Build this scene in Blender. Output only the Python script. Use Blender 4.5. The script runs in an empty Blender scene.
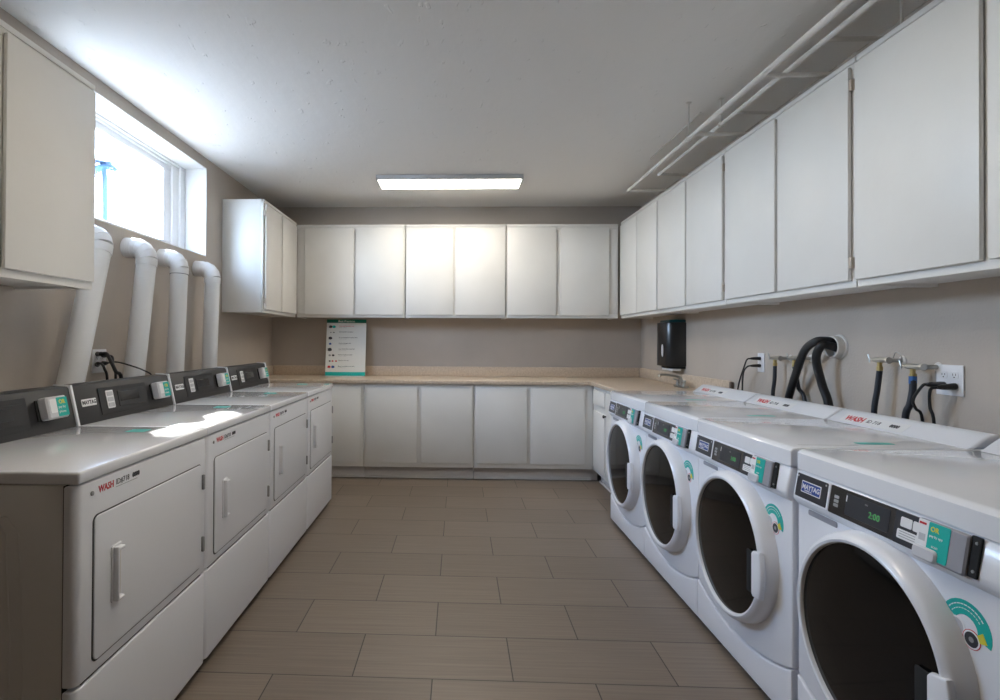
import bpy, bmesh, math, random
from mathutils import Vector, Matrix
random.seed(7)
PI = math.pi
S = bpy.context.scene
COL = S.collection

# ------------------------------------------------------------------ materials
def new_mat(name, col, rough=.5, metal=0., coat=0., spec=.5, bump=0., bscale=40., emit=None, estr=0.):
    m = bpy.data.materials.new(name); m.use_nodes = True
    nt = m.node_tree; b = nt.nodes['Principled BSDF']
    b.inputs['Base Color'].default_value = (*col, 1)
    b.inputs['Roughness'].default_value = rough
    b.inputs['Metallic'].default_value = metal
    b.inputs['Coat Weight'].default_value = coat
    b.inputs['Coat Roughness'].default_value = .06
    b.inputs['Specular IOR Level'].default_value = spec
    if emit:
        b.inputs['Emission Color'].default_value = (*emit, 1)
        b.inputs['Emission Strength'].default_value = estr
    if bump:
        tc = nt.nodes.new('ShaderNodeTexCoord'); n = nt.nodes.new('ShaderNodeTexNoise')
        n.inputs['Scale'].default_value = bscale; n.inputs['Detail'].default_value = 3
        bp = nt.nodes.new('ShaderNodeBump'); bp.inputs['Strength'].default_value = bump
        bp.inputs['Distance'].default_value = .01
        nt.links.new(tc.outputs['Object'], n.inputs['Vector'])
        nt.links.new(n.outputs['Fac'], bp.inputs['Height'])
        nt.links.new(bp.outputs['Normal'], b.inputs['Normal'])
    return m

def mottle(m, c1, c2, scale=8., detail=6, lo=.35, hi=.65, stretch=None):
    """two-tone noise in the base colour (real pigment variation)"""
    nt = m.node_tree; b = nt.nodes['Principled BSDF']
    tc = nt.nodes.new('ShaderNodeTexCoord'); n = nt.nodes.new('ShaderNodeTexNoise')
    n.inputs['Scale'].default_value = scale; n.inputs['Detail'].default_value = detail
    r = nt.nodes.new('ShaderNodeValToRGB')
    r.color_ramp.elements[0].position = lo; r.color_ramp.elements[1].position = hi
    r.color_ramp.elements[0].color = (*c1, 1); r.color_ramp.elements[1].color = (*c2, 1)
    if stretch:
        mp = nt.nodes.new('ShaderNodeMapping'); mp.inputs['Scale'].default_value = stretch
        nt.links.new(tc.outputs['Object'], mp.inputs['Vector']); nt.links.new(mp.outputs['Vector'], n.inputs['Vector'])
    else:
        nt.links.new(tc.outputs['Object'], n.inputs['Vector'])
    nt.links.new(n.outputs['Fac'], r.inputs['Fac']); nt.links.new(r.outputs['Color'], b.inputs['Base Color'])
    return m

M = {}
M['wall'] = mottle(new_mat('taupe_wall_paint', (.36, .32, .285), .75, bump=.15, bscale=90), (.445, .392, .338), (.485, .428, .372), 2.5)
M['wall_white'] = new_mat('white_reveal_paint', (.8, .8, .79), .6)
M['cab'] = mottle(new_mat('painted_cabinet_white', (.8, .785, .75), .42, bump=.05, bscale=25), (.735, .72, .685), (.765, .75, .715), 3, 3)
M['cabin'] = new_mat('cabinet_gap_brown', (.16, .12, .09), .8)
M['hinge'] = new_mat('painted_over_hinge', (.5, .43, .36), .5, .2)
M['toe'] = new_mat('grey_vinyl_base', (.62, .59, .57), .5)
M['appl'] = new_mat('white_appliance_enamel', (.80, .81, .845), .32, coat=.35, bump=.012, bscale=300)
M['appl_top'] = new_mat('glossy_white_enamel_top', (.82, .83, .86), .2, coat=.8)
M['appl_side'] = new_mat('white_side_enamel', (.70, .68, .65), .4, coat=.1)  # white enamel with the side's shade put into the colour
M['console'] = new_mat('charcoal_console_plastic', (.019, .019, .021), .45)
M['consoleb'] = new_mat('black_console_gloss', (.012, .012, .014), .18, coat=.5)
M['plate'] = new_mat('washer_dark_plate', (.03, .032, .04), .3)
M['dark'] = new_mat('black_gap', (.01, .01, .01), .8)
M['glass'] = new_mat('smoked_door_glass', (.004, .004, .004), .05, spec=.3)
M['reader'] = new_mat('grey_reader_plastic', (.3, .3, .33), .4)
M['reader_w'] = new_mat('pale_reader_plastic', (.58, .58, .6), .4)
M['teal'] = new_mat('teal_sticker', (.0, .42, .36), .4)
M['white'] = new_mat('white_sticker', (.8, .8, .8), .45)
M['red'] = new_mat('red_print', (.6, .02, .03), .5)
M['ink'] = new_mat('black_print', (.03, .03, .035), .5)
M['grey_ink'] = new_mat('grey_print', (.3, .3, .3), .5)
M['blue'] = new_mat('blue_badge', (.02, .07, .3), .35)
M['yellow'] = new_mat('yellow_print', (.75, .65, .05), .5)
M['green_led'] = new_mat('green_led_digits', (.02, .2, .05), .5, emit=(.25, .8, .3), estr=.09)
M['key'] = new_mat('grey_keypad', (.5, .5, .52), .5)
M['pvc'] = new_mat('white_duct_paint', (.72, .72, .72), .4, bump=.05, bscale=30)
M['joint'] = new_mat('duct_joint_dark', (.1, .1, .1), .6)
M['rubber'] = new_mat('black_rubber', (.006, .006, .007), .42)
M['hose'] = new_mat('dark_blue_grey_hose', (.016, .019, .028), .45)
M['blue_tape'] = new_mat('blue_hose_band', (.03, .12, .35), .5)
M['brass'] = new_mat('worn_brass', (.5, .38, .16), .35, .9)
M['chrome'] = new_mat('dull_chrome', (.42, .42, .40), .35, 1.)
M['pipe'] = new_mat('painted_conduit', (.68, .655, .62), .5)
M['plastic_w'] = new_mat('white_plastic', (.75, .75, .77), .35)
M['black_pl'] = new_mat('black_translucent_plastic', (.010, .010, .011), .3, coat=.2)
M['teal_dark'] = new_mat('dark_teal_lid', (.0, .05, .06), .3)
M['light'] = new_mat('lamp_diffuser', (.9, .9, .9), .5, emit=(1., .91, .78), estr=6.2)
M['lamp_body'] = new_mat('lamp_body_white', (.6, .6, .6), .5)
M['frame'] = new_mat('white_window_vinyl', (.85, .85, .86), .35)
M['green_band'] = new_mat('poster_green', (.01, .22, .15), .4)
M['poster'] = new_mat('poster_paper', (.72, .72, .69), .35, coat=.3)
M['amber'] = new_mat('brown_end_piece', (.14, .10, .08), .5)
M['ground'] = new_mat('sunlit_concrete', (.27, .245, .21), .9)
M['ext'] = new_mat('exterior_stucco', (.6, .56, .5), .9)
M['palm_t'] = new_mat('palm_bark', (.02, .04, .09), .9)  # dark blue put into the colour so the trunk reads backlit
M['palm_l'] = new_mat('palm_frond', (.012, .04, .09), .7)  # same backlit silhouette tone for the leaves

m = M['counter'] = mottle(new_mat('speckled_beige_laminate', (.5, .4, .3), .35), (.50, .395, .295), (.64, .53, .415), 60, 6, .3, .7)

# ceiling: rough paint with scattered trowel marks
m = M['ceiling'] = new_mat('rough_painted_ceiling', (.84, .825, .80), .85)
nt = m.node_tree; b = nt.nodes['Principled BSDF']
tc = nt.nodes.new('ShaderNodeTexCoord')
v = nt.nodes.new('ShaderNodeTexNoise'); v.inputs['Scale'].default_value = 9; v.inputs['Detail'].default_value = 8; v.inputs['Roughness'].default_value = .6
mp = nt.nodes.new('ShaderNodeMapping'); mp.inputs['Scale'].default_value = (1, .45, 1)
n2 = nt.nodes.new('ShaderNodeTexNoise'); n2.inputs['Scale'].default_value = 24; n2.inputs['Detail'].default_value = 2
cr = nt.nodes.new('ShaderNodeValToRGB'); cr.color_ramp.elements[0].position = .68; cr.color_ramp.elements[1].position = .72
ad = nt.nodes.new('ShaderNodeMath'); ad.operation = 'MULTIPLY_ADD'; ad.inputs[1].default_value = .9
bp = nt.nodes.new('ShaderNodeBump'); bp.inputs['Strength'].default_value = .42; bp.inputs['Distance'].default_value = .011
L = nt.links.new
L(tc.outputs['Object'], mp.inputs['Vector']); L(mp.outputs['Vector'], v.inputs['Vector']); L(mp.outputs['Vector'], n2.inputs['Vector'])
L(n2.outputs['Fac'], cr.inputs['Fac']); L(cr.outputs['Color'], ad.inputs[0]); L(v.outputs['Fac'], ad.inputs[2])
L(ad.outputs[0], bp.inputs['Height']); L(bp.outputs['Normal'], b.inputs['Normal'])

# floor: 610 x 305 mm tiles in half bond, fine grain along x
TX, TY = -.3996, 2.094
m = M['floor'] = new_mat('brown_grained_porcelain_tile', (.25, .2, .16), .38)
nt = m.node_tree; b = nt.nodes['Principled BSDF']; L = nt.links.new
tc = nt.nodes.new('ShaderNodeTexCoord')
mp = nt.nodes.new('ShaderNodeMapping'); mp.vector_type = 'TEXTURE'
mp.inputs['Rotation'].default_value = (0, 0, -.0078)
x0, y0 = TX - .028, TY
c, s = math.cos(-.0078), math.sin(-.0078)
mp.inputs['Location'].default_value = (x0*c - y0*s - 0.305, x0*s + y0*c - .61*6, 0)
br = nt.nodes.new('ShaderNodeTexBrick'); br.offset = .5; br.offset_frequency = 2; br.squash = 1
br.inputs['Scale'].default_value = 1; br.inputs['Brick Width'].default_value = .61; br.inputs['Row Height'].default_value = .305
br.inputs['Mortar Size'].default_value = .0024; br.inputs['Mortar Smooth'].default_value = .1; br.inputs['Bias'].default_value = 0
br.inputs['Color1'].default_value = (.92, .92, .92, 1); br.inputs['Color2'].default_value = (1.08, 1.08, 1.08, 1)
br.inputs['Mortar'].default_value = (0, 0, 0, 1)
mg = nt.nodes.new('ShaderNodeMapping'); mg.inputs['Scale'].default_value = (1.2, 55, 1)
gn = nt.nodes.new('ShaderNodeTexNoise'); gn.inputs['Scale'].default_value = 1.6; gn.inputs['Detail'].default_value = 5; gn.inputs['Roughness'].default_value = .7
gr = nt.nodes.new('ShaderNodeValToRGB')
gr.color_ramp.elements[0].position = .3; gr.color_ramp.elements[1].position = .7
gr.color_ramp.elements[0].color = (.165, .130, .101, 1); gr.color_ramp.elements[1].color = (.235, .188, .149, 1)
mx = nt.nodes.new('ShaderNodeMix'); mx.data_type = 'RGBA'; mx.blend_type = 'MULTIPLY'; mx.inputs['Factor'].default_value = 1
mm = nt.nodes.new('ShaderNodeMix'); mm.data_type = 'RGBA'; mm.inputs['B'].default_value = (.035, .025, .02, 1)
bp = nt.nodes.new('ShaderNodeBump'); bp.inputs['Strength'].default_value = .25; bp.inputs['Distance'].default_value = .002; bp.invert = True
L(tc.outputs['Object'], mp.inputs['Vector']); L(mp.outputs['Vector'], br.inputs['Vector'])
L(mp.outputs['Vector'], mg.inputs['Vector']); L(mg.outputs['Vector'], gn.inputs['Vector']); L(gn.outputs['Fac'], gr.inputs['Fac'])
L(gr.outputs['Color'], mx.inputs['A']); L(br.outputs['Color'], mx.inputs['B'])
L(mx.outputs['Result'], mm.inputs['A']); L(br.outputs['Fac'], mm.inputs['Factor'])
L(mm.outputs['Result'], b.inputs['Base Color']); L(br.outputs['Fac'], bp.inputs['Height']); L(bp.outputs['Normal'], b.inputs['Normal'])

# thin window pane: clear with a fresnel sheen
m = M['pane'] = bpy.data.materials.new('clear_window_pane'); m.use_nodes = True
nt = m.node_tree; nt.nodes.clear(); L = nt.links.new
o_ = nt.nodes.new('ShaderNodeOutputMaterial'); t_ = nt.nodes.new('ShaderNodeBsdfTransparent'); g_ = nt.nodes.new('ShaderNodeBsdfGlossy')
t_.inputs['Color'].default_value = (.95, .97, .98, 1); g_.inputs['Roughness'].default_value = .02
x_ = nt.nodes.new('ShaderNodeMixShader'); x_.inputs['Fac'].default_value = .05
L(t_.outputs[0], x_.inputs[1]); L(g_.outputs[0], x_.inputs[2]); L(x_.outputs[0], o_.inputs['Surface'])

# ------------------------------------------------------------------ mesh builder
class MB:
    def __init__(self): self.v = []; self.f = []; self.mi = []; self.mats = []
    def mid(self, m):
        if m not in self.mats: self.mats.append(m)
        return self.mats.index(m)
    def raw(self, vs, fs, m, mat=None):
        k = len(self.v); i = self.mid(m)
        self.v += [tuple((mat @ Vector(p)) if mat is not None else p) for p in vs]
        for f in fs: self.f.append(tuple(k + a for a in f)); self.mi.append(i)
        return self
    def bm(self, b, m, mat=None):
        b.verts.index_update()
        self.raw([tuple(x.co) for x in b.verts], [tuple(x.index for x in f.verts) for f in b.faces], m, mat); b.free(); return self
    def box(self, x0, x1, y0, y1, z0, z1, m, bev=0., seg=2, mat=None, edges=None):
        b = bmesh.new(); bmesh.ops.create_cube(b, size=1)
        for q in b.verts: q.co = Vector(((x0+x1)/2 + q.co.x*(x1-x0), (y0+y1)/2 + q.co.y*(y1-y0), (z0+z1)/2 + q.co.z*(z1-z0)))
        if bev:
            es = [e for e in b.edges if edges is None or edges(e)]
            bmesh.ops.bevel(b, geom=es, offset=min(bev, abs(x1-x0)*.49, abs(y1-y0)*.49, abs(z1-z0)*.49), segments=seg, affect='EDGES', profile=.5)
        return self.bm(b, m, mat)
    def prism(self, poly, a, b_, m, axis='y', bev=0., seg=2, mat=None):
        """poly in the plane normal to axis: y -> (x,z), x -> (y,z), z -> (x,y)"""
        def P(p, t): return {'y': (p[0], t, p[1]), 'x': (t, p[0], p[1]), 'z': (p[0], p[1], t)}[axis]
        b = bmesh.new(); n = len(poly)
        va = [b.verts.new(P(p, a)) for p in poly]; vb = [b.verts.new(P(p, b_)) for p in poly]
        b.faces.new(va); b.faces.new(vb[::-1])
        for i in range(n): b.faces.new((va[i], vb[i], vb[(i+1) % n], va[(i+1) % n]))
        bmesh.ops.recalc_face_normals(b, faces=b.faces)
        if bev:
            es = [e for e in b.edges if (e.verts[0] in va) == (e.verts[1] in va)]
            bmesh.ops.bevel(b, geom=es, offset=bev, segments=seg, affect='EDGES', profile=.5)
        return self.bm(b, m, mat)
    def tube(self, pts, r, m, n=12, smooth=True, caps=True, sub=5):
        P = [Vector(p) for p in pts]; R = r if isinstance(r, (list, tuple)) else [r]*len(P)
        if smooth and len(P) > 2:
            Q = []; RR = []
            for i in range(len(P)-1):
                p0 = P[i-1] if i else 2*P[0]-P[1]; p1 = P[i]; p2 = P[i+1]; p3 = P[i+2] if i+2 < len(P) else 2*P[-1]-P[-2]
                for k in range(sub):
                    t = k/sub
                    Q.append(.5*((2*p1)+(p2-p0)*t+(2*p0-5*p1+4*p2-p3)*t*t+(3*p1-p0-3*p2+p3)*t**3)); RR.append(R[i]+(R[i+1]-R[i])*t)
            Q.append(P[-1]); RR.append(R[-1]); P, R = Q, RR
        T = [(P[min(i+1, len(P)-1)]-P[max(i-1, 0)]).normalized() for i in range(len(P))]
        u = T[0].orthogonal().normalized(); vs = []; fs = []
        for i, p in enumerate(P):
            u = (u - T[i]*u.dot(T[i])).normalized(); w = T[i].cross(u)
            for k in range(n): vs.append(tuple(p + R[i]*(math.cos(2*PI*k/n)*u + math.sin(2*PI*k/n)*w)))
        for i in range(len(P)-1):
            for k in range(n): fs.append((i*n+k, i*n+(k+1) % n, (i+1)*n+(k+1) % n, (i+1)*n+k))
        if caps: fs.append(tuple(range(n))[::-1]); fs.append(tuple((len(P)-1)*n+k for k in range(n)))
        return self.raw(vs, fs, m)
    def lathe(self, prof, m, mat=None, n=48, cap0=False, cap1=False):
        """prof: (radius, height along local z)"""
        vs = []; fs = []
        for r, h in prof:
            for k in range(n): vs.append((r*math.cos(2*PI*k/n), r*math.sin(2*PI*k/n), h))
        for i in range(len(prof)-1):
            for k in range(n): fs.append((i*n+k, i*n+(k+1) % n, (i+1)*n+(k+1) % n, (i+1)*n+k))
        if cap0: fs.append(tuple(range(n))[::-1])
        if cap1: fs.append(tuple((len(prof)-1)*n+k for k in range(n)))
        return self.raw(vs, fs, m, mat)
    def text(self, s, h, m, mat, ext=.0004, bold=0., sx=1., align='LEFT'):
        c = bpy.data.curves.new('lettering', 'FONT'); c.body = s; c.size = h; c.extrude = ext; c.offset = bold; c.resolution_u = 2
        c.align_x = align
        o = bpy.data.objects.new('lettering_tmp', c); COL.objects.link(o)
        bpy.context.view_layer.update()
        me = bpy.data.meshes.new_from_object(o.evaluated_get(bpy.context.evaluated_depsgraph_get()))
        self.raw([(p.co.x*sx, p.co.y, p.co.z) for p in me.vertices], [tuple(p.vertices) for p in me.polygons], m, mat)
        bpy.data.objects.remove(o); bpy.data.curves.remove(c); bpy.data.meshes.remove(me)
        return self
    def build(self, name, parent=None, loc=None, angle=35):
        me = bpy.data.meshes.new(name); me.from_pydata(self.v, [], self.f); me.validate()
        for m in self.mats: me.materials.append(m)
        me.polygons.foreach_set('material_index', self.mi[:len(me.polygons)])
        me.polygons.foreach_set('use_smooth', [True]*len(me.polygons))
        me.set_sharp_from_angle(angle=math.radians(angle)); me.update()
        o = bpy.data.objects.new(name, me); COL.objects.link(o)
        if parent: o.parent = parent
        if loc: o.location = loc
        return o

def thing(name, label, cat, loc=(0, 0, 0), group=None):
    o = bpy.data.objects.new(name, None); COL.objects.link(o); o.location = loc
    o.empty_display_size = .1; o['label'] = label; o['category'] = cat
    if group: o['group'] = group
    return o
def tag(o, label, cat, group=None):
    o['label'] = label; o['category'] = cat
    if group: o['group'] = group
    return o
def struct(o): o['kind'] = 'structure'; return o
def recenter(o, p):
    """put a single-mesh thing's origin at p"""
    o.data.transform(Matrix.Translation(-Vector(p))); o.location = p; return o
def face_mat(origin, xdir, ydir):
    """lettering frame: text runs along xdir, upright along ydir"""
    x = Vector(xdir).normalized(); y = Vector(ydir).normalized(); z = x.cross(y)
    return Matrix.Translation(origin) @ Matrix((x, y, z)).transposed().to_4x4()
def rrect(x0, x1, y0, y1, r, n=5):
    P = []
    for cx, cy, a in ((x1-r, y1-r, 0), (x0+r, y1-r, 90), (x0+r, y0+r, 180), (x1-r, y0+r, 270)):
        for k in range(n+1):
            t = math.radians(a + 90*k/n); P.append((cx + r*math.cos(t), cy + r*math.sin(t)))
    return P

# ------------------------------------------------------------------ room
XL, XR, YB, YF, ZC = -1.90, 1.90, 5.69, -1.6, 2.66
WY0, WY1, WZ0, WZ1, XO = 2.45, 4.145, 1.91, 2.585, -2.13     # window opening, depth of the wall

struct(MB().box(XL-.25, XR+.2, YF-.2, YB+.2, -.1, 0, M['floor']).build('floor'))
struct(MB().box(XL-.25, XR+.2, YF-.2, YB+.2, ZC, ZC+.12, M['ceiling']).build('ceiling'))
struct(MB().box(XL-.25, XR+.2, YB, YB+.15, 0, ZC, M['wall']).build('wall_back'))
struct(MB().box(XR, XR+.15, YF-.2, YB, 0, ZC, M['wall']).build('wall_right'))
struct(MB().box(XL-.25, XR+.2, YF-.15, YF, 0, ZC, M['wall']).build('wall_front'))
w = MB()
for a in ((YF, YB, 0, WZ0), (YF, YB, WZ1, ZC), (YF, WY0, WZ0, WZ1), (WY1, YB, WZ0, WZ1)):
    w.box(XO-.03, XL, a[0], a[1], a[2], a[3], M['wall'])
struct(w.build('wall_left'))
# windows: white lined reveal, frame, two sashes and panes
def window(name, WY0, WY1, WZ0, WZ1, mid, far):
    win = bpy.data.objects.new(name, None); COL.objects.link(win); win.location = (-2.05, WY0, WZ0); struct(win)
    def winpart(mb, n):
        o = mb.build(n, win); o.location = (2.05, -WY0, -WZ0); return o
    r = MB(); t = .006
    r.box(XO, XL+.002, WY0, WY1, WZ0, WZ0+t, M['wall_white']).box(XO, XL+.002, WY0, WY1, WZ1-t, WZ1, M['wall_white'])
    r.box(XO, XL+.002, WY0, WY0+t, WZ0+t, WZ1-t, M['wall_white']).box(XO, XL+.002, WY1-t, WY1, WZ0+t, WZ1-t, M['wall_white'])
    winpart(r, 'reveal')
    def rect_frame(f, xa, xb, ya, yb, za, zb, wd, m, bev=.003, wr=None):
        wr = wr or wd
        f.box(xa, xb, ya, yb, za, za+wd, m, bev); f.box(xa, xb, ya, yb, zb-wd, zb, m, bev)
        f.box(xa, xb, ya, ya+wd, za+wd, zb-wd, m, bev); f.box(xa, xb, yb-wr, yb, za+wd, zb-wd, m, bev)
    f = MB()
    rect_frame(f, -2.125, -2.075, WY0+t, WY1-t, WZ0+t, WZ1-t, .030, M['frame'], wr=far*.62)
    rect_frame(f, -2.10, -2.06, WY0+t, WY1-t, WZ0+t, WZ1-t, .014, M['frame'], wr=far*.28)
    winpart(f, 'window_frame')
    yr = WY1-t-far*.62
    s1 = MB(); rect_frame(s1, -2.115, -2.088, mid-.03, yr-.002, WZ0+.038, WZ1-.038, .042, M['frame'], .004, wr=far*.38); winpart(s1, 'sash')
    s2 = MB(); rect_frame(s2, -2.128, -2.117, WY0+.042, mid+.03, WZ0+.038, WZ1-.038, .035, M['frame'], .004); winpart(s2, 'sash')
    g = MB().box(-2.102, -2.099, mid, yr-far*.38+.01, WZ0+.07, WZ1-.07, M['pane']); winpart(g, 'window_pane')
    g = MB().box(-2.124, -2.121, WY0+.07, mid, WZ0+.066, WZ1-.066, M['pane']); winpart(g, 'window_pane')
window('window_1', WY0, WY1, WZ0, WZ1, 2.98, .26)
VY0, VY1, VZ0, VZ1 = -1.2, 1.1, 1.45, 2.585
#window('window_2', VY0, VY1, VZ0, VZ1, -.05, .1)

# outside: ground, added unseen slab that clips the sun on the dryers, palm
struct(MB().box(-40, -2.16, -15, 45, .9, 1.0, M['ground']).build('pavement'))
e = MB().box(-3.03, -2.165, 1.6, 9, 3.5, 3.62, M['ext'], .01).box(-3.6, -3.03, 1.6, 4.40, 3.5, 3.62, M['ext'], .01)  # added out of view, stepped to limit the sun strip indoors
struct(e.build('eave'))
palm = thing('palm_tree', 'tall thin palm tree seen outside through the window', 'tree', (-12., 18.2, 1.))
def curve(t): return (.25*math.sin(t*2.2), -.1*t, 6.1*t)
tr = MB(); tr.tube([curve(k/8) for k in range(9)], [.10-.025*k/8 for k in range(9)], M['palm_t'], n=10); tr.build('trunk', palm)
lf = MB(); top = Vector(curve(1)); random.seed(3)
for k in range(26):
    a = 2*PI*k/26 + random.uniform(-.1, .1); el = random.uniform(-.35, 1.15); ln = random.uniform(.45, .68)
    pts = []
    for j in range(7):
        q = j/6; pts.append(top + Vector((math.cos(a)*ln*q*math.cos(el*(1-.2*q)), math.sin(a)*ln*q*math.cos(el*(1-.2*q)), ln*q*math.sin(el) - .75*q*q*ln)))
    for j in range(6):
        p, q2 = pts[j], pts[j+1]; side = (q2-p).cross(Vector((0, 0, 1))); side = side.normalized() if side.length > 1e-4 else Vector((1, 0, 0))
        wl = .14*math.sin(PI*(j+.7)/7)
        for sg in (-1, 1):
            for h in (0., .5):
                b0 = p.lerp(q2, h); b1 = p.lerp(q2, h+.35); tip = b1 + side*sg*wl*1.6 + Vector((0, 0, -.5*wl)) + (q2-p)*.4
                n_ = Vector((0, 0, .006))
                lf.raw([tuple(b0), tuple(b1), tuple(tip), tuple(b0+n_), tuple(b1+n_), tuple(tip+n_)],
                       [(0, 2, 1), (3, 4, 5), (0, 1, 4, 3), (1, 2, 5, 4), (2, 0, 3, 5)], M['palm_l'])
    lf.tube([tuple(p) for p in pts], .015, M['palm_l'], n=5, sub=2)
lf.build('fronds', palm)

# ------------------------------------------------------------------ cabinets
def door_mesh(axis, a0, a1, z0, z1, base, dirn, th=.018):
    """slab door on a face plane; axis 'x' = face normal is x, a = y range; axis 'y' = face normal is y, a = x range"""
    b = MB(); lo, hi = sorted((base + dirn*.004, base + dirn*(th+.002)))
    if axis == 'x': b.box(lo, hi, a0, a1, z0, z1, M['cab'], .004, 2)
    else: b.box(a0, a1, lo, hi, z0, z1, M['cab'], .004, 2)
    return b
def upper_cab(label, axis, a0, a1, wall, face, doors, hinged=(), z0=1.50, z1=2.424, extra_wall=None, group=None, dz=(1.528, 2.388), name='wall_cabinet'):
    dirn = -1 if wall > face else 1; dirn = -dirn if wall < face else dirn
    d = 1 if face > wall else -1
    loc = (wall, (a0+a1)/2, z0) if axis == 'x' else ((a0+a1)/2, wall, z0)
    t = thing(name, label, 'cabinet', loc, group); off = -Vector(loc)
    body = MB(); lo, hi = sorted((wall, face)); g = .0026
    def bx(p0, p1, q0, q1, zz0, zz1, m=M['cab'], bev=.0015):
        if axis == 'x': body.box(p0, p1, q0, q1, zz0, zz1, m, bev)
        else: body.box(q0, q1, p0, p1, zz0, zz1, m, bev)
    fi = face - d*.02                                   # carcass front, behind the face frame
    l2, h2 = sorted((wall, fi))
    bx(l2, h2, a0+g, a0+.018, z0, z1); bx(l2, h2, a1-.018, a1-g, z0, z1)
    bx(l2, h2, a0+.018, a1-.018, z0+.012, z0+.03); bx(l2, h2, a0+.018, a1-.018, z1-.02, z1)
    l3, h3 = sorted((wall, wall+d*.006)); bx(l3, h3, a0+.018, a1-.018, z0+.03, z1-.02)
    lf_, hf_ = sorted((fi, face))
    bx(lf_, hf_, a0+g, a1-g, z0, z0+.04); bx(lf_, hf_, a0+g, a1-g, z1-.05, z1)
    st = sorted(doors); bx(lf_, hf_, a0+g, st[0][0]+.012, z0+.04, z1-.05); bx(lf_, hf_, st[-1][1]-.012, a1-g, z0+.04, z1-.05)
    for p, q in zip(st, st[1:]): bx(lf_, hf_, p[1]-.012, q[0]+.012, z0+.04, z1-.05)
    # top lip moulding
    lt, ht = sorted((fi, face+d*.006)); bx(lt, ht, a0+g, a1-g, z1-.022, z1, bev=.002)
    body.build('cabinet_body', t, off)
    for k, (p, q) in enumerate(doors):
        dr = door_mesh(axis, p, q, dz[0], dz[1], face, d).build('door', t, off)
        if k in hinged:
            e_ = hinged[k]
            for hz in (dz[0]+.07, dz[1]-.075):
                h = MB()
                if axis == 'x': h.box(*sorted((face+d*.001, face+d*.017)), *sorted((e_, e_+(.014 if e_ >= q else -.014))), hz-.022, hz+.022, M['hinge'], .002)
                else: h.box(*sorted((e_, e_+(.014 if e_ >= q else -.014))), *sorted((face+d*.001, face+d*.017)), hz-.022, hz+.022, M['hinge'], .002)
                h.build('hinge', dr)
    return t

RF = 1.60   # right face plane
G1 = 'white wall cabinets along the right wall'
upper_cab('white two-door wall cabinet at the far right corner above the paper towel dispenser', 'x', 4.375, 5.36, XR-.002, RF,
          [(4.386, 4.856), (4.870, 5.335)], z0=1.5, group=G1)
upper_cab('white two-door wall cabinet on the right wall, above the plugged double cord outlet', 'x', 3.308, 4.373, XR-.002, RF,
          [(3.325, 3.826), (3.850, 4.360)], {0: 3.325}, group=G1)
upper_cab('white two-door wall cabinet on the right wall, above the thick black drain hoses', 'x', 2.250, 3.306, XR-.002, RF,
          [(2.272, 2.760), (2.784, 3.288)], {0: 2.272}, group=G1)
upper_cab('white two-door wall cabinet on the right wall nearest the camera, cut by the frame', 'x', 1.19, 2.248, XR-.002, RF,
          [(1.205, 1.690), (1.716, 2.236)], group=G1)
BFY = 5.38
G2 = 'white wall cabinets along the back wall'
upper_cab('white two-door wall cabinet on the back wall, left one, above the poster', 'y', -1.555, -.483, YB-.002, BFY, [(-1.469, -.990), (-.968, -.500)], z1=2.412, dz=(1.528, 2.374), group=G2)
upper_cab('white two-door wall cabinet on the back wall, middle one of three', 'y', -.481, .497, YB-.002, BFY, [(-.474, -.017), (.008, .487)], z1=2.412, dz=(1.528, 2.374), group=G2)
upper_cab('white two-door wall cabinet on the back wall, right one next to the corner', 'y', .499, 1.578, YB-.002, BFY, [(.510, .980), (1.024, 1.486)], z1=2.412, dz=(1.528, 2.374), group=G2)
LF = -1.56
G3 = 'white wall cabinets on the left wall'
upper_cab('white wall cabinet on the left wall with its side showing, right of the window', 'x', 4.43, 5.36, XL+.002, LF,
          [(4.455, 4.86), (4.885, 5.335)], {0: 4.455}, group=G3)
upper_cab('white wall cabinet at the top left edge of the photo, nearest the camera', 'x', 1.30, 2.325, XL+.002, LF,
          [(1.32, 1.80), (1.838, 2.307)], z0=1.49, z1=2.37, dz=(1.52, 2.332), group=G3)

def base_cab(label, axis, a0, a1, wall, face, doors, drawers=(), knobs=(), z1=.878, group=None, toe=0.):
    d = 1 if face > wall else -1
    loc = (wall, (a0+a1)/2, 0) if axis == 'x' else ((a0+a1)/2, wall, 0)
    t = thing('base_cabinet', label, 'cabinet', loc, group); off = -Vector(loc)
    body = MB()
    def bx(mb, p0, p1, q0, q1, zz0, zz1, m=M['cab'], bev=.0015):
        p0, p1 = sorted((p0, p1))
        if axis == 'x': mb.box(p0, p1, q0, q1, zz0, zz1, m, bev)
        else: mb.box(q0, q1, p0, p1, zz0, zz1, m, bev)
    g = .001
    bx(body, wall, face, a0+g, a1-g, .115, z1)
    body.build('cabinet_body', t, off)
    k = MB(); bx(k, wall, face-d*.07, a0+g, a1-g+toe, 0, .105, M['toe']); bx(k, wall, face-d*.06, a0+g, a1-g, .105, .1148, M['dark'], 0)
    bx(k, face-d*.07, face-d*.052, a0+g, a1-g, .0, .018, M['toe'], .006)
    k.build('toe_kick', t, off)
    for (p, q, za, zb) in doors: door_mesh(axis, p, q, za, zb, face, d).build('door', t, off)
    for (p, q, za, zb) in drawers: door_mesh(axis, p, q, za, zb, face, d).build('drawer', t, off)
    for (p, z) in knobs:
        R = Matrix.Translation((face+d*.018, p, z)) @ Matrix.Rotation(d*PI/2, 4, 'Y')
        MB().lathe([(.006, 0), (.006, .012), (.014, .018), (.014, .026), (.008, .03)], M['dark'], R, 20, True, True).build('knob', t, off)
    return t
FY = 5.07; G4 = 'white base cabinets under the back counter'; Z = (.158, .849)
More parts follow.
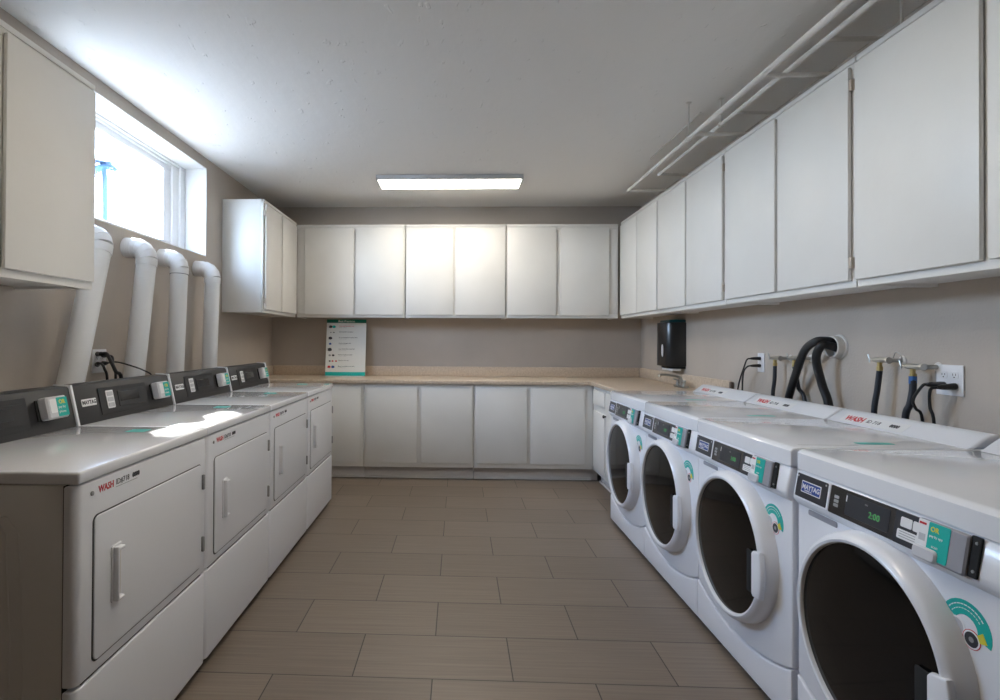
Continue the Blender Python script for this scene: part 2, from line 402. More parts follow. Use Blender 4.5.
base_cab('white base cabinet under the counter beside the last dryer', 'y', -1.88, -.832, YB-.002, FY, [(-1.80, -1.36, *Z), (-1.31, -.856, *Z)], group=G4)
base_cab('white base cabinet in the middle left of the back counter', 'y', -.830, .181, YB-.002, FY, [(-.808, -.340, *Z), (-.302, .163, *Z)], group=G4)
base_cab('white base cabinet at the right of the back counter by the corner', 'y', .183, 1.262, YB-.002, FY, [(.200, .661, *Z), (.699, 1.184, *Z)], group=G4, toe=.06)
base_cab('narrow white base cabinet with one drawer over a door in the right corner', 'x', 4.625, 5.066, XR-.002, 1.265, [(4.64, 5.0, .158, .665)], [(4.64, 5.0, .72, .849)])
base_cab('white base cabinet with a small black knob beside the last washer', 'x', 3.985, 4.623, XR-.002, 1.265, [(4.01, 4.60, .158, .849)], knobs=[(4.575, .66)])

# counter with splash (one L-shaped laminate top)
ct = thing('countertop', 'beige speckled laminate countertop running along the back wall into the right corner', 'counter', (0, 5.36, .88))
CX = 1.235
c = MB(); c.prism([(XL+.003, 5.04), (CX, 5.04), (CX, 3.975), (XR-.003, 3.975), (XR-.003, YB-.003), (XL+.003, YB-.003)], .8795, .915, M['counter'], 'z', .006, 3)
c.build('worktop', ct, (0, -5.36, -.88))
c = MB(); c.box(XL+.024, XR-.024, YB-.023, YB-.003, .9155, 1.012, M['counter'], .004)
c.box(XR-.023, XR-.003, 3.835, YB-.003, .9155, 1.012, M['counter'], .004); c.box(XL+.003, XL+.023, 5.04, YB-.003, .9155, 1.012, M['counter'], .004)
c.build('backsplash', ct, (0, -5.36, -.88))
MB().box(XR-.026, XR-.003, 3.812, 3.8345, .9155, 1.006, M['amber'], .003).build('end_cap', ct, (0, -5.36, -.88))['label'] = 'dark brown end piece of the backsplash'

# ------------------------------------------------------------------ dryers
DW = .739
def make_dryer():
    t = thing('dryer', '', 'dryer', (0, 0, 0), 'white front-loading dryers in a row along the left wall')
    W = DW/2 - .003; xf = .355; xr = -.355; V = W+.0022
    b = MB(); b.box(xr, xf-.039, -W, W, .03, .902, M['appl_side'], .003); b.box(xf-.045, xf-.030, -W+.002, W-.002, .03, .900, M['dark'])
    b.box(xf-.036, xf-.008, -W+.03, W-.03, .370, .39, M['dark'])
    # raised outline ribs pressed into both side panels
    for sy in (-1, 1):
        yy = sy*(W-.0006)
        for i_, (xa, xb) in enumerate(((-.30, .20), (-.27, .165))):
            path = [(xa, yy, .12), (xa, yy, .78), (xa+.03, yy, .82), (xb-.03, yy, .82), (xb, yy, .78), (xb+.015, yy, .5), (xb+.01, yy, .12)]
            b.tube(path, .0028, M['appl_side'], n=8, smooth=False)
    b.build('cabinet', t)
    k = MB(); k.box(xr+.05, xf-.06, -W+.03, W-.03, 0, .03, M['dark']); k.build('plinth', t)
    top = MB(); top.box(xr, xf+.004, -V, V, .903, .937, M['appl_top'], .008, 4); top.build('top_panel', t)
    # front panel wraps round the corners
    def wrap(z0, z1):
        P = [(xf-.0345, V)]; r_ = .022
        for k in range(7): q = PI/2*k/6; P.append((xf-r_+r_*math.sin(q), V-r_+r_*math.cos(q)))
        P += [(x, -y) for x, y in P[::-1]]
        return MB().prism(P, z0, z1, M['appl'], 'z', .006, 3)
    wrap(.384, .9005).build('front_panel', t)
    wrap(.032, .377).build('lower_panel', t)
    # door: gap shade painted as a dark ring + slightly proud panel
    y0, y1, z0, z1 = -W+.062, W-.048, .418, .804
    d = MB(); d.prism(rrect(y0-.003, y1+.003, z0-.005, z1+.003, .02), xf-.001, xf+.001, M['ink'], 'x')
    d.prism(rrect(y0, y1, z0, z1, .018), xf+.0003, xf+.0055, M['appl'], 'x', .0025, 3)
    dr = d.build('door', t)
    h = MB(); hy0, hy1, hz0, hz1 = -W+.130, -W+.177, .540, .700
    h.prism(rrect(hy0, hy1, hz0, hz1, .007), xf+.005, xf+.010, M['appl'], 'x', .002, 2)
    h.prism(rrect(hy0+.010, hy1-.007, hz0+.014, hz1-.014, .004), xf+.0095, xf+.0105, M['appl_side'], 'x')
    h.box(xf+.009, xf+.026, hy0+.004, hy0+.012, hz0+.004, hz1-.004, M['appl'], .004, 3)
    for zz in (hz0+.004, hz1-.016): h.box(xf+.009, xf+.026, hy0+.004, hy1-.010, zz, zz+.010, M['appl'], .004, 3)
    h.build('handle', dr)
    for zz in (.50, .735):
        MB().box(xf+.001, xf+.013, y1+.002, y1+.014, zz-.028, zz+.028, M['grey_ink'], .003).build('hinge', t)
    # small sticker strip: company lettering
    s = MB(); F = face_mat((xf+.0003, -W+.083, .862), (0, 1, 0), (0, 0, 1))
    s.text('WASH', .026, M['red'], F, bold=.0006, sx=.88); F2 = face_mat((xf+.0003, -W+.160, .864), (0, 1, 0), (0, 0, 1))
    s.text('ID#718', .023, M['ink'], F2, sx=.9); s.text('0000', .018, M['ink'], face_mat((xf+.0003, -W+.240, .866), (0, 1, 0), (0, 0, 1)), bold=.0012)
    s.box(xf-.0005, xf+.0004, -W+.160, -W+.265, .857, .8585, M['grey_ink']); s.build('label_lettering', t)
    MB().lathe([(.006, 0), (.006, .003), (.003, .004)], M['grey_ink'], Matrix.Translation((xf, -W+.055, .868)) @ Matrix.Rotation(PI/2, 4, 'Y'), 16, False, True).build('screw', t)
    # control console, sloping face
    cx0, cz0, cx1, cz1 = -.150, .9375, -.185, 1.092
    c = MB(); c.prism([(cx0, cz0), (cx1, cz1-.006), (cx1-.006, cz1), (-.245, cz1+.003), (-.285, .9375)], -W, W-.014, M['console'], 'y', .003, 2)
    con = c.build('console', t)
    cap = MB(); cap.prism([(cx0+.006, cz0), (cx1+.004, cz1+.005), (-.25, cz1+.008), (-.29, .9375)], W-.013, W-.001, M['appl'], 'y', .002, 2); cap.build('console_end_cap', t)
    up = Vector((cx1-cx0, 0, cz1-cz0)); hgt = up.length; up.normalize(); nrm = Vector((up.z, 0, -up.x))
    def FM(y, s_, off=.0): p = Vector((cx0, -W+y, cz0)) + up*s_ + nrm*off; return face_mat(p, (0, 1, 0), up)
    def plate(mb, ya, yb, sa, sb, th, m, bev=.001, r=.004): mb.prism(rrect(ya, yb, sa, sb, r), 0, th, m, 'z', bev, 1, mat=FM(0, 0))
    q = MB(); plate(q, .14, .49, .022, .138, .003, M['console']); plate(q, .265, .47, .045, .118, .006, M['console']); plate(q, .275, .42, .065, .108, .0068, M['consoleb'])
    q.build('control_panel', t)
    q = MB(); plate(q, .185, .235, .045, .122, .005, M['white'])
    for i_ in range(3): plate(q, .19, .23, .050+.024*i_, .068+.024*i_, .0062, M['key'])
    q.build('instruction_sticker', t)
    q = MB(); plate(q, .030, .120, .070, .100, .002, M['white']); q.text('MAYTAG', .022, M['ink'], FM(.033, .078, .0021), bold=.0006, sx=.95); q.build('badge', t)
    # card reader: pale box standing proud, teal sticker on its face
    q = MB(); plate(q, .528, .538, .046, .122, .005, M['dark']); plate(q, .540, .645, .044, .126, .038, M['reader_w'], .006, .010); rd = q.build('card_reader', t)  # dark plate at its edge stands in for the reader's shadow
    q = MB(); plate(q, .586, .640, .050, .120, .0392, M['teal'], 0, .004); plate(q, .552, .585, .066, .116, .0390, M['white'], 0, .003)
    q.text('OR', .022, M['yellow'], FM(.596, .096, .0393), bold=.0005); q.text('pay by', .014, M['white'], FM(.590, .080, .0393)); q.text('phone', .014, M['white'], FM(.590, .063, .0393))
    q.build('reader_sticker', rd)
    zt = .9372
    MB().prism(rrect(.105, .175, W-.125, W-.065, .006), zt, zt+.0006, M['teal'], 'z').build('teal_top_sticker', t)
    MB().prism(rrect(.268, .274, W-.125, W-.045, .002), zt, zt+.0004, M['grey_ink'], 'z').build('small_top_print', t)
    return t

def copy_tree(o, parent=None):
    c = o.copy(); COL.objects.link(c)
    if parent: c.parent = parent
    for ch in list(o.children): copy_tree(ch, c)
    return c

dryer0 = make_dryer(); bpy.context.view_layer.update()
D_LAB = ['white dryer nearest the camera, its bare grey side panel showing at the left edge',
         'white dryer second from the camera, pale outlet and cords behind its dark console',
         'white dryer third from the camera, between the second and the last dryer',
         'white dryer last in the left row, next to the beige countertop']
for i in range(4):
    o = dryer0 if i == 0 else copy_tree(dryer0)
    o.location = (-1.315, 1.378 + DW*(i+.5), 0); o['label'] = D_LAB[i]

# ------------------------------------------------------------------ washers (front faces -x)
WW = .70
def make_washer():
    t = thing('washing_machine', '', 'washing machine', (0, 0, 0), 'white front-loading washing machines in a row along the right wall')
    W = WW/2 - .002; xf = -.34; xr = .333      # front panel plane, rear
    def fy(o): return W - o                    # offset measured from the far edge towards the camera
    b = MB(); b.box(xf+.02, xr, -W, W, .032, .868, M['appl'], .006, 2); b.build('cabinet', t)
    MB().box(xf+.03, xr-.05, -W+.02, W-.02, 0, .032, M['dark']).build('plinth', t)
    # front panel with a bowl-shaped lower edge, kick panel fitting under it
    n = 16; arc = [(-W + 2*W*k/n, .205 - .075*math.sin(PI*k/n)**.8 if 0 < k < n else .205) for k in range(n+1)]
    fp = MB(); fp.prism([(y, z+.004) for y, z in arc] + [(W, .775), (-W, .775)], xf, xf+.025, M['appl'], 'x', .005, 3); fp.build('front_panel', t)
    kp = MB(); kp.prism([(-W, .030), (W, .030)] + [(y, z-.003) for y, z in arc[::-1]], xf-.004, xf+.025, M['appl'], 'x', .006, 3); kp.build('kick_panel', t)
    # top with hump at the rear
    top = MB(); top.prism([(xf-.004, .869), (xf-.004, .92), (xf+.004, .929), (xf+.018, .932), (xr-.125, .932), (xr, .932), (xr, .869)], -W, W, M['appl_top'], 'y', .005, 3)
    top.build('top_panel', t)
    hp = MB(); hp.prism([(.225, .9322), (.235, .938), (.285, .974), (.298, .980), (xr-.008, .980), (xr, .972), (xr, .9322)], -W+.004, W-.004, M['appl'], 'y', .008, 3); hp.build('rear_hump', t)
    # sticker on the hump slope
    s = MB(); sl = Vector((.050, 0, .036)).normalized(); O = Vector((.2365, W-.07, .9395)); nn = Vector((-.036, 0, .050)).normalized()
    def HM(dy, ds, off=.0006): return face_mat(O + Vector((0, -dy, 0)) + sl*ds + nn*off, (0, -1, 0), sl)
    s.prism(rrect(0, .34, 0, .047, .003), 0, .0004, M['white'], 'z', mat=HM(0, 0, .0003))
    s.text('WASH', .040, M['red'], HM(.02, .010, .001), bold=.0012, sx=.9); s.text('ID 718', .026, M['ink'], HM(.14, .014, .001)); s.text('0000', .022, M['ink'], HM(.26, .016, .001), bold=.0012)
    s.build('hump_sticker', t)
    # control fascia: bulges out towards its lower edge
    prof = [(xf+.02, .866), (xf+.002, .866), (xf-.006, .858), (xf-.018, .79), (xf-.018, .775), (xf-.010, .762), (xf+.003, .752), (xf+.02, .748)]
    c = MB(); c.prism(prof, -W+.0, W-.0, M['appl'], 'y', .008, 3); c.build('control_fascia', t)
    pa = Vector((xf-.018, 0, .786)); pb = Vector((xf-.0065, 0, .860)); up = (pb-pa).normalized(); nrm = Vector((-up.z, 0, up.x))
    def FM(o, s_, off=0.): p = Vector((pa.x, fy(o*.955-.006), pa.z)) + up*s_ + nrm*off; return face_mat(p, (0, -1, 0), up) @ Matrix.Diagonal((.955, 1, 1, 1))
    def plate(mb, a, b2, sa, sb, th, m, bev=.0008, r=.004): mb.prism(rrect(a, b2, sa, sb, r), 0, th, m, 'z', bev, 1, mat=FM(0, 0))
    q = MB(); plate(q, .018, .186, -.006, .080, .0035, M['appl'], .0012, .006); plate(q, .026, .178, .001, .074, .005, M['plate'])
    q.prism(rrect(.055, .15, .020, .056, .002), .005, .0056, M['white'], 'z', mat=FM(0, 0)); q.prism(rrect(.058, .147, .023, .053, .002), .0056, .0060, M['blue'], 'z', mat=FM(0, 0))
    q.text('MAYTAG', .021, M['white'], FM(.0605, .032, .0062), bold=.0004, sx=1.0); q.text('COMMERCIAL', .006, M['white'], FM(.072, .0255, .0062))
    for a, s_ in ((.034, .066), (.170, .066)): q.lathe([(.003, 0), (.003, .001)], M['reader_w'], FM(a, s_, .005), 10, False, True)
    q.build('badge', t)
    q = MB(); plate(q, .192, .445, -.004, .076, .005, M['consoleb']); plate(q, .26, .425, .008, .068, .0058, M['plate'])
    q.text('2:00', .024, M['green_led'], FM(.352, .026, .0062)); q.text('min', .008, M['grey_ink'], FM(.335, .054, .0062))
    for k in range(3): q.prism(rrect(.212, .232, .018+.012*k, .027+.012*k, .002), .005, .0058, M['grey_ink'], 'z', mat=FM(0, 0))
    q.prism(rrect(.262, .266, .045, .062, .001), .0055, .0064, M['white'], 'z', mat=FM(0, 0)); q.build('display_panel', t)
    q = MB(); plate(q, .443, .535, -.004, .076, .007, M['plate'])
    plate(q, .462, .498, .040, .064, .0078, M['white']); plate(q, .500, .533, .040, .064, .0078, M['white']); plate(q, .455, .520, .010, .033, .0078, M['white'])
    for k in range(3): q.box(0, .05, 0, .0015, 0, .0004, M['grey_ink'], mat=FM(.463, .0155+.006*k, .0079))
    q.build('keypad', t)
    q = MB(); plate(q, .520, .655, -.010, .080, .014, M['reader'], .004, .008); plate(q, .652, .676, -.006, .082, .006, M['dark'], .001, .003)
    for s_ in (.008, .068): q.lathe([(.0035, 0), (.0035, .002)], M['chrome'], FM(.668, s_, .006), 10, False, True)
    plate(q, .520, .588, -.012, .018, .021, M['reader_w'], .004, .010); rd = q.build('card_reader', t)
    q = MB(); plate(q, .524, .556, .015, .078, .0146, M['white'], 0, .003); plate(q, .554, .612, -.004, .078, .0150, M['teal'], 0, .004)
    q.text('OR', .016, M['yellow'], FM(.560, .058, .0152), bold=.0004); q.text('pay by app', .0085, M['white'], FM(.559, .045, .0152)); q.text('scan', .010, M['white'], FM(.568, .022, .0152))
    q.box(0, .02, 0, .005, 0, .0004, M['red'], mat=FM(.527, .067, .0148)); q.box(0, .018, 0, .016, 0, .0004, M['key'], mat=FM(.53, .03, .0148)); q.build('reader_sticker', rd)
    # finger notch under the badge
    MB().prism(rrect(fy(.185), fy(.055), .735, .752, .006), xf-.003, xf+.002, M['reader'], 'x', .002, 2).build('drawer_grip', t)
    # door
    cy, cz = .004, .489; GS = -.002
    R = Matrix.Translation((xf, cy, cz)) @ Matrix.Rotation(-PI/2, 4, 'Y')
    prof = [(.281, -.002, 0), (.280, .010, 0), (.277, .030, 0), (.272, .044, .05), (.264, .053, .2), (.256, .057, .6), (.249, .055, .9), (.2465, .050, 1), (.2455, .040, 1)]
    d = MB(); n_ = 72; vs = []; fs = []
    for r_, h_, sh in prof:
        for k in range(n_): vs.append((xf-h_, cy + GS*sh + r_*math.cos(2*PI*k/n_), cz + r_*math.sin(2*PI*k/n_)))
    for i_ in range(len(prof)-1):
        for k in range(n_): fs.append((i_*n_+k, (i_+1)*n_+k, (i_+1)*n_+(k+1) % n_, i_*n_+(k+1) % n_))
    d.raw(vs, fs, M['appl'])
    dr = d.build('door', t)
    g = MB(); gp = [(.246, .045), (.2, .049), (.14, .053), (.07, .055), (.004, .056)]
    g.lathe(gp, M['glass'], Matrix.Translation((0, GS, 0)) @ R, 64, False, True); g.build('door_glass', dr)
    # handle block on the camera side of the ring
    hpoly = []
    for k in range(9):
        a = math.radians(-17 + 34*k/8); hpoly.append((cy - .281*math.cos(a), cz - .018 + .281*math.sin(a)))
    hpoly = [(y, z) for y, z in hpoly] + [(cy-.226, cz+.056), (cy-.218, cz+.046), (cy-.218, cz-.094), (cy-.226, cz-.104)]
    h = MB(); h.prism(hpoly, xf-.063, xf-.044, M['appl'], 'x', .006, 3)
    h.build('handle', dr)
    MB().box(xf-.060, xf-.052, cy-.222, cy-.182, cz-.100, cz+.05, M['dark'], .004).build('handle_recess', dr)
    # round sticker, upper camera-side corner of the front
    q = MB(); oy, oz = fy(.590), .655
    def arc_poly(r0, r1, a0, a1, n=14):
        A = [math.radians(a0+(a1-a0)*k/n) for k in range(n+1)]
        return [(oy-r1*math.cos(a), oz+r1*math.sin(a)) for a in A] + [(oy-r0*math.cos(a), oz+r0*math.sin(a)) for a in A[::-1]]
    x_ = xf
    q.prism(arc_poly(.028, .060, -18, 150), x_-.0008, x_, M['teal'], 'x')
    def disc(y, z, r_, m, off=.0012): q.prism([(y+r_*math.cos(2*PI*k/20), z+r_*math.sin(2*PI*k/20)) for k in range(20)], x_-off, x_-.0002, m, 'x')
    disc(oy+.022, oz-.004, .021, M['white']); disc(oy+.022, oz-.004, .017, M['key'], .0014)
    disc(oy-.014, oz-.018, .021, M['red'], .0013); disc(oy-.014, oz-.018, .0195, M['white'], .0015); disc(oy-.014, oz-.018, .016, M['ink'], .0017); disc(oy-.014, oz-.018, .006, M['grey_ink'], .0019)
    q.prism([(oy-.028, oz-.002), (oy-.040, oz+.008), (oy-.050, oz-.012), (oy-.034, oz-.016)], x_-.0021, x_-.0003, M['yellow'], 'x')
    for k, a in enumerate(range(40, 141, 10)):
        ar = math.radians(a); q.box(-.0035, .0035, -.0012, .0012, 0, .0003, M['white'], mat=face_mat((x_-.0009, oy-.050*math.cos(ar), oz+.050*math.sin(ar)), (0, -math.sin(ar), -math.cos(ar)), (0, -math.cos(ar), math.sin(ar))))
        q.box(-.0025, .0025, -.0008, .0008, 0, .0003, M['white'], mat=face_mat((x_-.0009, oy-.041*math.cos(ar), oz+.041*math.sin(ar)), (0, -math.sin(ar), -math.cos(ar)), (0, -math.cos(ar), math.sin(ar))))
    q.build('round_sticker', t)
    zt = .9322; yy = -W+.045
    MB().prism(rrect(-.07, .05, yy+.028, yy+.062, .006), zt, zt+.0006, M['teal'], 'z').build('teal_top_sticker', t)
    MB().prism(rrect(-.29, -.09, yy+.004, yy+.010, .002), zt, zt+.0004, M['grey_ink'], 'z').build('small_top_print', t)
    return t
washer0 = make_washer(); bpy.context.view_layer.update()
W_LAB = ['white washing machine nearest the camera, cut by the right edge, display lit',
         'white washing machine second from the camera, in front of the thick black drain hoses',
         'white washing machine third from the camera, in front of the smaller cord outlet',
         'white washing machine farthest away in the right row, beside the base cabinet']
for i in range(4):
    o = washer0 if i == 0 else copy_tree(washer0)
    o.location = (1.462, 1.493, 0) if i == 0 else (1.452, 1.155 + WW*(i+.5), 0); o['label'] = W_LAB[i]

# ------------------------------------------------------------------ dryer ducts
DG = 'white dryer ducts rising to the left wall'
D_L = ['white dryer duct nearest the camera, leaning, partly behind the wall cabinet', 'white leaning dryer duct second from the camera, right of the outlet',
       'white dryer duct third from the camera with a dark seam at its elbow', 'white dryer duct farthest from the camera, nearest the far wall cabinet']
for i, (yb, yt, zt, r_) in enumerate(((2.492, 2.690, 1.735, .056), (2.998, 3.112, 1.725, .053), (3.447, 3.490, 1.722, .052), (3.937, 3.975, 1.716, .052))):
    xc = -1.772; sl = (yt-yb)/(zt-1.07); y05 = yb - sl*.6
    t = thing('dryer_duct', D_L[i], 'duct', (xc, y05, .42), DG); off = (-xc, -y05, -.42)
    MB().tube([(-1.6725, y05-.02, .42), (-1.69, y05-.02, .42), (-1.75, y05-.012, .445), (xc, y05, .51), (xc, y05+sl*.12, .60), (xc, yb, 1.07), (xc, yt, zt)], r_, M['pvc'], n=28, sub=4).build('pipe', t, off)
    # segmented elbow into the wall
    e = MB(); P = []; R0 = .078
    for k in range(5):
        a = math.radians(90*k/4); P.append((xc - R0*(1-math.cos(a)), yt + sl*R0*math.sin(a)*.6, zt+.012 + R0*(.62 if i == 0 else .85)*math.sin(a)))
    P.append((XL+.001, P[-1][1]+.0, P[-1][2]+.004))
    e.tube(P, r_+.004, M['pvc'], n=28, smooth=False)
    for p, q in zip(P[:-1], P[1:]):
        a_, b2 = Vector(p), Vector(q); dd = (b2-a_).normalized()*.003; e.tube([tuple(a_-dd), tuple(a_+dd)], r_+.0056, M['pvc'], n=28)
    e.build('elbow', t, off)
    q = MB(); q.tube([(xc, yt-sl*.025, zt-.025), (xc, yt+sl*.014, zt+.014)], r_+.004, M['pvc'], n=28)
    q.tube([(xc, yt-sl*.028, zt-.028), (xc, yt-sl*.025, zt-.025)], r_+.0035, M['joint'] if i == 2 else M['pvc'], n=28); q.build('collar', t, off)

# ------------------------------------------------------------------ ceiling lights
def ceil_light(label, x, y):
    t = thing('ceiling_light', label, 'light', (x, y, ZC-.002), 'flat rectangular ceiling lights')
    hw, hd = .612, .155
    b = MB(); b.box(-hw, hw, -hd, hd, -.012, 0, M['lamp_body'], .003)
    for a in ((-hw, hw, -hd, -hd+.012), (-hw, hw, hd-.012, hd), (-hw, -hw+.012, -hd+.012, hd-.012), (hw-.012, hw, -hd+.012, hd-.012)): b.box(a[0], a[1], a[2], a[3], -.040, -.012, M['lamp_body'], .002)
    b.build('housing', t)
    MB().box(-hw+.012, hw-.012, -hd+.012, hd-.012, -.036, -.030, M['light'], .001).build('diffuser', t)
ceil_light('lit flat rectangular ceiling light in the middle of the ceiling near the back wall', -.048, 4.725)
ceil_light('second flat ceiling light, nearer the camera, above the top of the photo', -.048, 1.72)  # added lamp out of view, lights the near half of the room

# ------------------------------------------------------------------ conduits under the ceiling (right)
def conduit(label, x, z, y_end, r_, legs, rods, grp='painted conduit runs above the right wall cabinets'):
    t = thing('conduit', label, 'conduit', (x, y_end, z), grp); off = (-x, -y_end, -z)
    MB().tube([(x, .9, z), (x, y_end, z)], r_, M['pipe'], n=12, smooth=False).build('pipe', t, off)
    for k, yl in enumerate(legs):
        MB().tube([(x, yl, z), (XR, yl, z)], r_*.85, M['pipe'], n=10, smooth=False).build('cross_pipe', t, off)
    for yr in rods:
        q = MB(); q.tube([(x, yr, z+r_+.004), (x, yr, ZC-.001)], .0035, M['pipe'], n=8, smooth=False)
        q.tube([(x+ (r_+.006)*math.sin(2*PI*k/12), yr, z + (r_+.006)*math.cos(2*PI*k/12)) for k in range(13)], .003, M['pipe'], n=6, smooth=False, caps=False)
        q.box(x-.012, x+.012, yr-.01, yr+.01, ZC-.006, ZC-.0005, M['pipe'], .001); q.build('hanger', t, off)
conduit('lower outer painted conduit with cross pipes, hanging in front of the right wall cabinets', 1.345, 2.452, 4.33, .0125, (4.33, 3.16, 2.466, 1.7), (3.22, 1.5))
conduit('higher inner painted conduit hanging closer above the right wall cabinets', 1.505, 2.512, 4.12, .0115, (4.12, 3.01, 2.287), (3.17, 1.85))
q = MB(); q.tube([(1.625, 2.06, 2.4245), (1.625, 2.06, ZC-.0005)], .0045, M['pipe'], n=8, smooth=False)
tag(recenter(q.build('support_rod'), (1.625, 2.06, 2.4245)), 'short painted rod from the right cabinet top to the ceiling', 'rod')
q = MB(); q.tube([(1.47, 3.35, ZC-.006), (1.47, 4.20, ZC-.006)], .005, M['pipe'], n=8, smooth=False)
tag(recenter(q.build('ceiling_wire_channel'), (1.47, 3.78, ZC-.006)), 'thin painted wire channel fixed to the ceiling beside the conduit hangers', 'conduit')

# ------------------------------------------------------------------ towel dispenser
t = thing('paper_towel_dispenser', 'black glossy paper towel dispenser on the right wall near the corner', 'dispenser', (XR-.001, 4.73, 1.06))
off = (-XR+.001, -4.73, -1.06)
poly = []; 
for k in range(13):
    a = PI*k/12; poly.append((XR-.035 - .135*math.sin(a)**.6, 4.735 - .145*math.cos(a)))
poly = [(XR-.001, 4.59)] + poly + [(XR-.001, 4.88)]
b = MB(); b.prism(poly, 1.075, 1.44, M['black_pl'], 'z', .008, 3); b.build('cover', t, off)
MB().prism([(XR-.001, 4.60), (XR-.12, 4.63), (XR-.12, 4.84), (XR-.001, 4.87)], 1.438, 1.462, M['teal_dark'], 'z', .006, 2).build('lid', t, off)
MB().prism([(XR-.001, 4.60), (XR-.11, 4.63), (XR-.11, 4.84), (XR-.001, 4.87)], 1.055, 1.078, M['dark'], 'z', .004, 2).build('towel_slot', t, off)
MB().box(XR-.10, XR-.03, 4.62, 4.85, 1.038, 1.0545, M['white'], .001).build('paper_edge', t, off)
b = MB(); b.prism([(.013*math.cos(2*PI*k/24), .052*math.sin(2*PI*k/24)) for k in range(24)], -.004, .004, M['reader_w'], 'z', .001, 1, mat=face_mat((XR-.163, 4.672, 1.205), (.27, -.96, 0), (0, 0, 1))); b.build('window_slot', t, off)  # flat pale oval set on the curved cover

# faucet on the counter
t = thing('faucet', 'dull chrome faucet with a long swivel spout on the right counter corner', 'faucet', (1.80, 4.45, .9152)); off = (-1.80, -4.45, -.9152)
MB().box(1.775, 1.825, 4.36, 4.54, .9156, .932, M['chrome'], .006, 3).build('base_plate', t, off)
MB().tube([(1.80, 4.45, .93), (1.80, 4.45, .975), (1.785, 4.45, .998), (1.74, 4.45, 1.008), (1.68, 4.45, 1.016), (1.64, 4.45, 1.015), (1.628, 4.45, .998)], [.014, .013, .011, .009, .009, .009, .011], M['chrome'], n=12).build('spout', t, off)
for yy in (4.385, 4.515):
    q = MB(); q.lathe([(.016, 0), (.014, .02), (.010, .024), (.010, .034), (.015, .036), (.013, .044)], M['chrome'], Matrix.Translation((1.80, yy, .932)), 16, False, True)
    q.tube([(1.80, yy, .972), (1.765, yy, .978)], .0045, M['chrome'], n=8); q.build('handle', t, off)
# ------------------------------------------------------------------ outlets, cords, valves, hoses
def outlet(label, side, y, z, w_, h_, gangs):
    x = XR if side > 0 else XL; d = -side
    t = thing('outlet', label, 'outlet', (x + d*.0005, y, z)); off = (-(x+d*.0005), -y, -z)
    lo, hi = sorted((x + d*.0005, x + d*.007)); MB().box(lo, hi, y-w_/2, y+w_/2, z-h_/2, z+h_/2, M['plastic_w'], .003, 3).build('cover_plate', t, off)
    for g in range(gangs):
        yc = y + (g-(gangs-1)/2)*.046
        q = MB()
        for zz in (z+.02, z-.02):
            lo, hi = sorted((x+d*.007, x+d*.0088)); q.prism(rrect(yc-.017, yc+.017, zz-.014, zz+.014, .008), lo, hi, M['plastic_w'], 'x', .0006, 1)
            lo, hi = sorted((x+d*.0087, x+d*.0091))
            for dy in (-.006, .006): q.box(lo, hi, yc+dy-.001, yc+dy+.001, zz-.002, zz+.006, M['dark'])
            q.box(lo, hi, yc-.0025, yc+.0025, zz-.010, zz-.006, M['dark'])
        q.build('socket', t, off)
outlet('white double outlet on the right wall nearest the camera with two black plugs', 1, 2.178, 1.137, .117, .117, 2)
outlet('small white outlet on the right wall behind the farther washers', 1, 3.480, 1.153, .072, .117, 1)
outlet('white outlet on the left wall behind the first dryer duct', -1, 2.885, 1.160, .117, .125, 2)

def cord(label, plug_a, plug_b, pts, r_=.0045, group=None, plug_r=.013):
    t = thing('power_cord', label, 'cord', plug_a, group); off = tuple(-a for a in plug_a)
    A, B = Vector(plug_a), Vector(plug_b)
    MB().tube([tuple(A), tuple(A.lerp(B, .15)), tuple(A.lerp(B, .7)), tuple(B)], [plug_r, plug_r, plug_r*.8, r_*1.3], M['rubber'], n=12, sub=3).build('plug', t, off)
    MB().tube([tuple(B)] + pts, r_, M['rubber'], n=10).build('cable', t, off)
G5 = 'black power cords on the right wall'; G6 = 'black power cords on the left wall'
X_ = XR-.0095
cord('black power cord, right one plugged into the nearest right wall outlet', (X_, 2.150, 1.115), (1.826, 2.150, 1.111), [(1.812, 2.165, 1.10), (1.825, 2.182, 1.033), (1.83, 2.170, .966), (1.83, 2.17, .70)], .0055, G5)
cord('black power cord, left one plugged into the nearest right wall outlet', (X_, 2.200, 1.117), (1.806, 2.172, 1.120), [(1.786, 2.168, 1.116), (1.785, 2.210, 1.06), (1.80, 2.218, 1.023), (1.825, 2.216, .974), (1.83, 2.216, .70)], .0055, G5)
cord('black power cord in the upper socket of the farther right wall outlet', (X_, 3.480, 1.178), (1.830, 3.478, 1.177), [(1.815, 3.485, 1.172), (1.82, 3.525, 1.135), (1.825, 3.619, .976), (1.83, 3.66, .72)], .0045, G5, .011)
cord('black power cord in the lower socket of the farther right wall outlet', (X_, 3.480, 1.133), (1.830, 3.478, 1.133), [(1.815, 3.488, 1.125), (1.82, 3.541, 1.084), (1.825, 3.564, .972), (1.83, 3.57, .72)], .0045, G5, .011)
L_ = XL+.0095
cord('black power cord in the upper left socket behind the first dryer duct', (L_, 2.862, 1.198), (-1.83, 2.800, 1.200), [(-1.80, 2.800, 1.200), (-1.75, 2.760, 1.160), (-1.71, 2.735, 1.112), (-1.70, 2.765, 1.075), (-1.70, 2.79, .85)], .009, G6)
cord('black power cord in the lower left socket behind the first dryer duct', (L_, 2.862, 1.142), (-1.83, 2.775, 1.152), [(-1.80, 2.760, 1.150), (-1.76, 2.722, 1.125), (-1.75, 2.728, 1.071), (-1.75, 2.73, .85)], .0065, G6)
cord('black power cord in the upper right socket by the second dryer duct', (L_, 2.908, 1.190), (-1.835, 2.860, 1.190), [(-1.81, 2.862, 1.182), (-1.79, 2.84, 1.14), (-1.78, 2.845, 1.09), (-1.78, 2.85, .85)], .0065, G6)
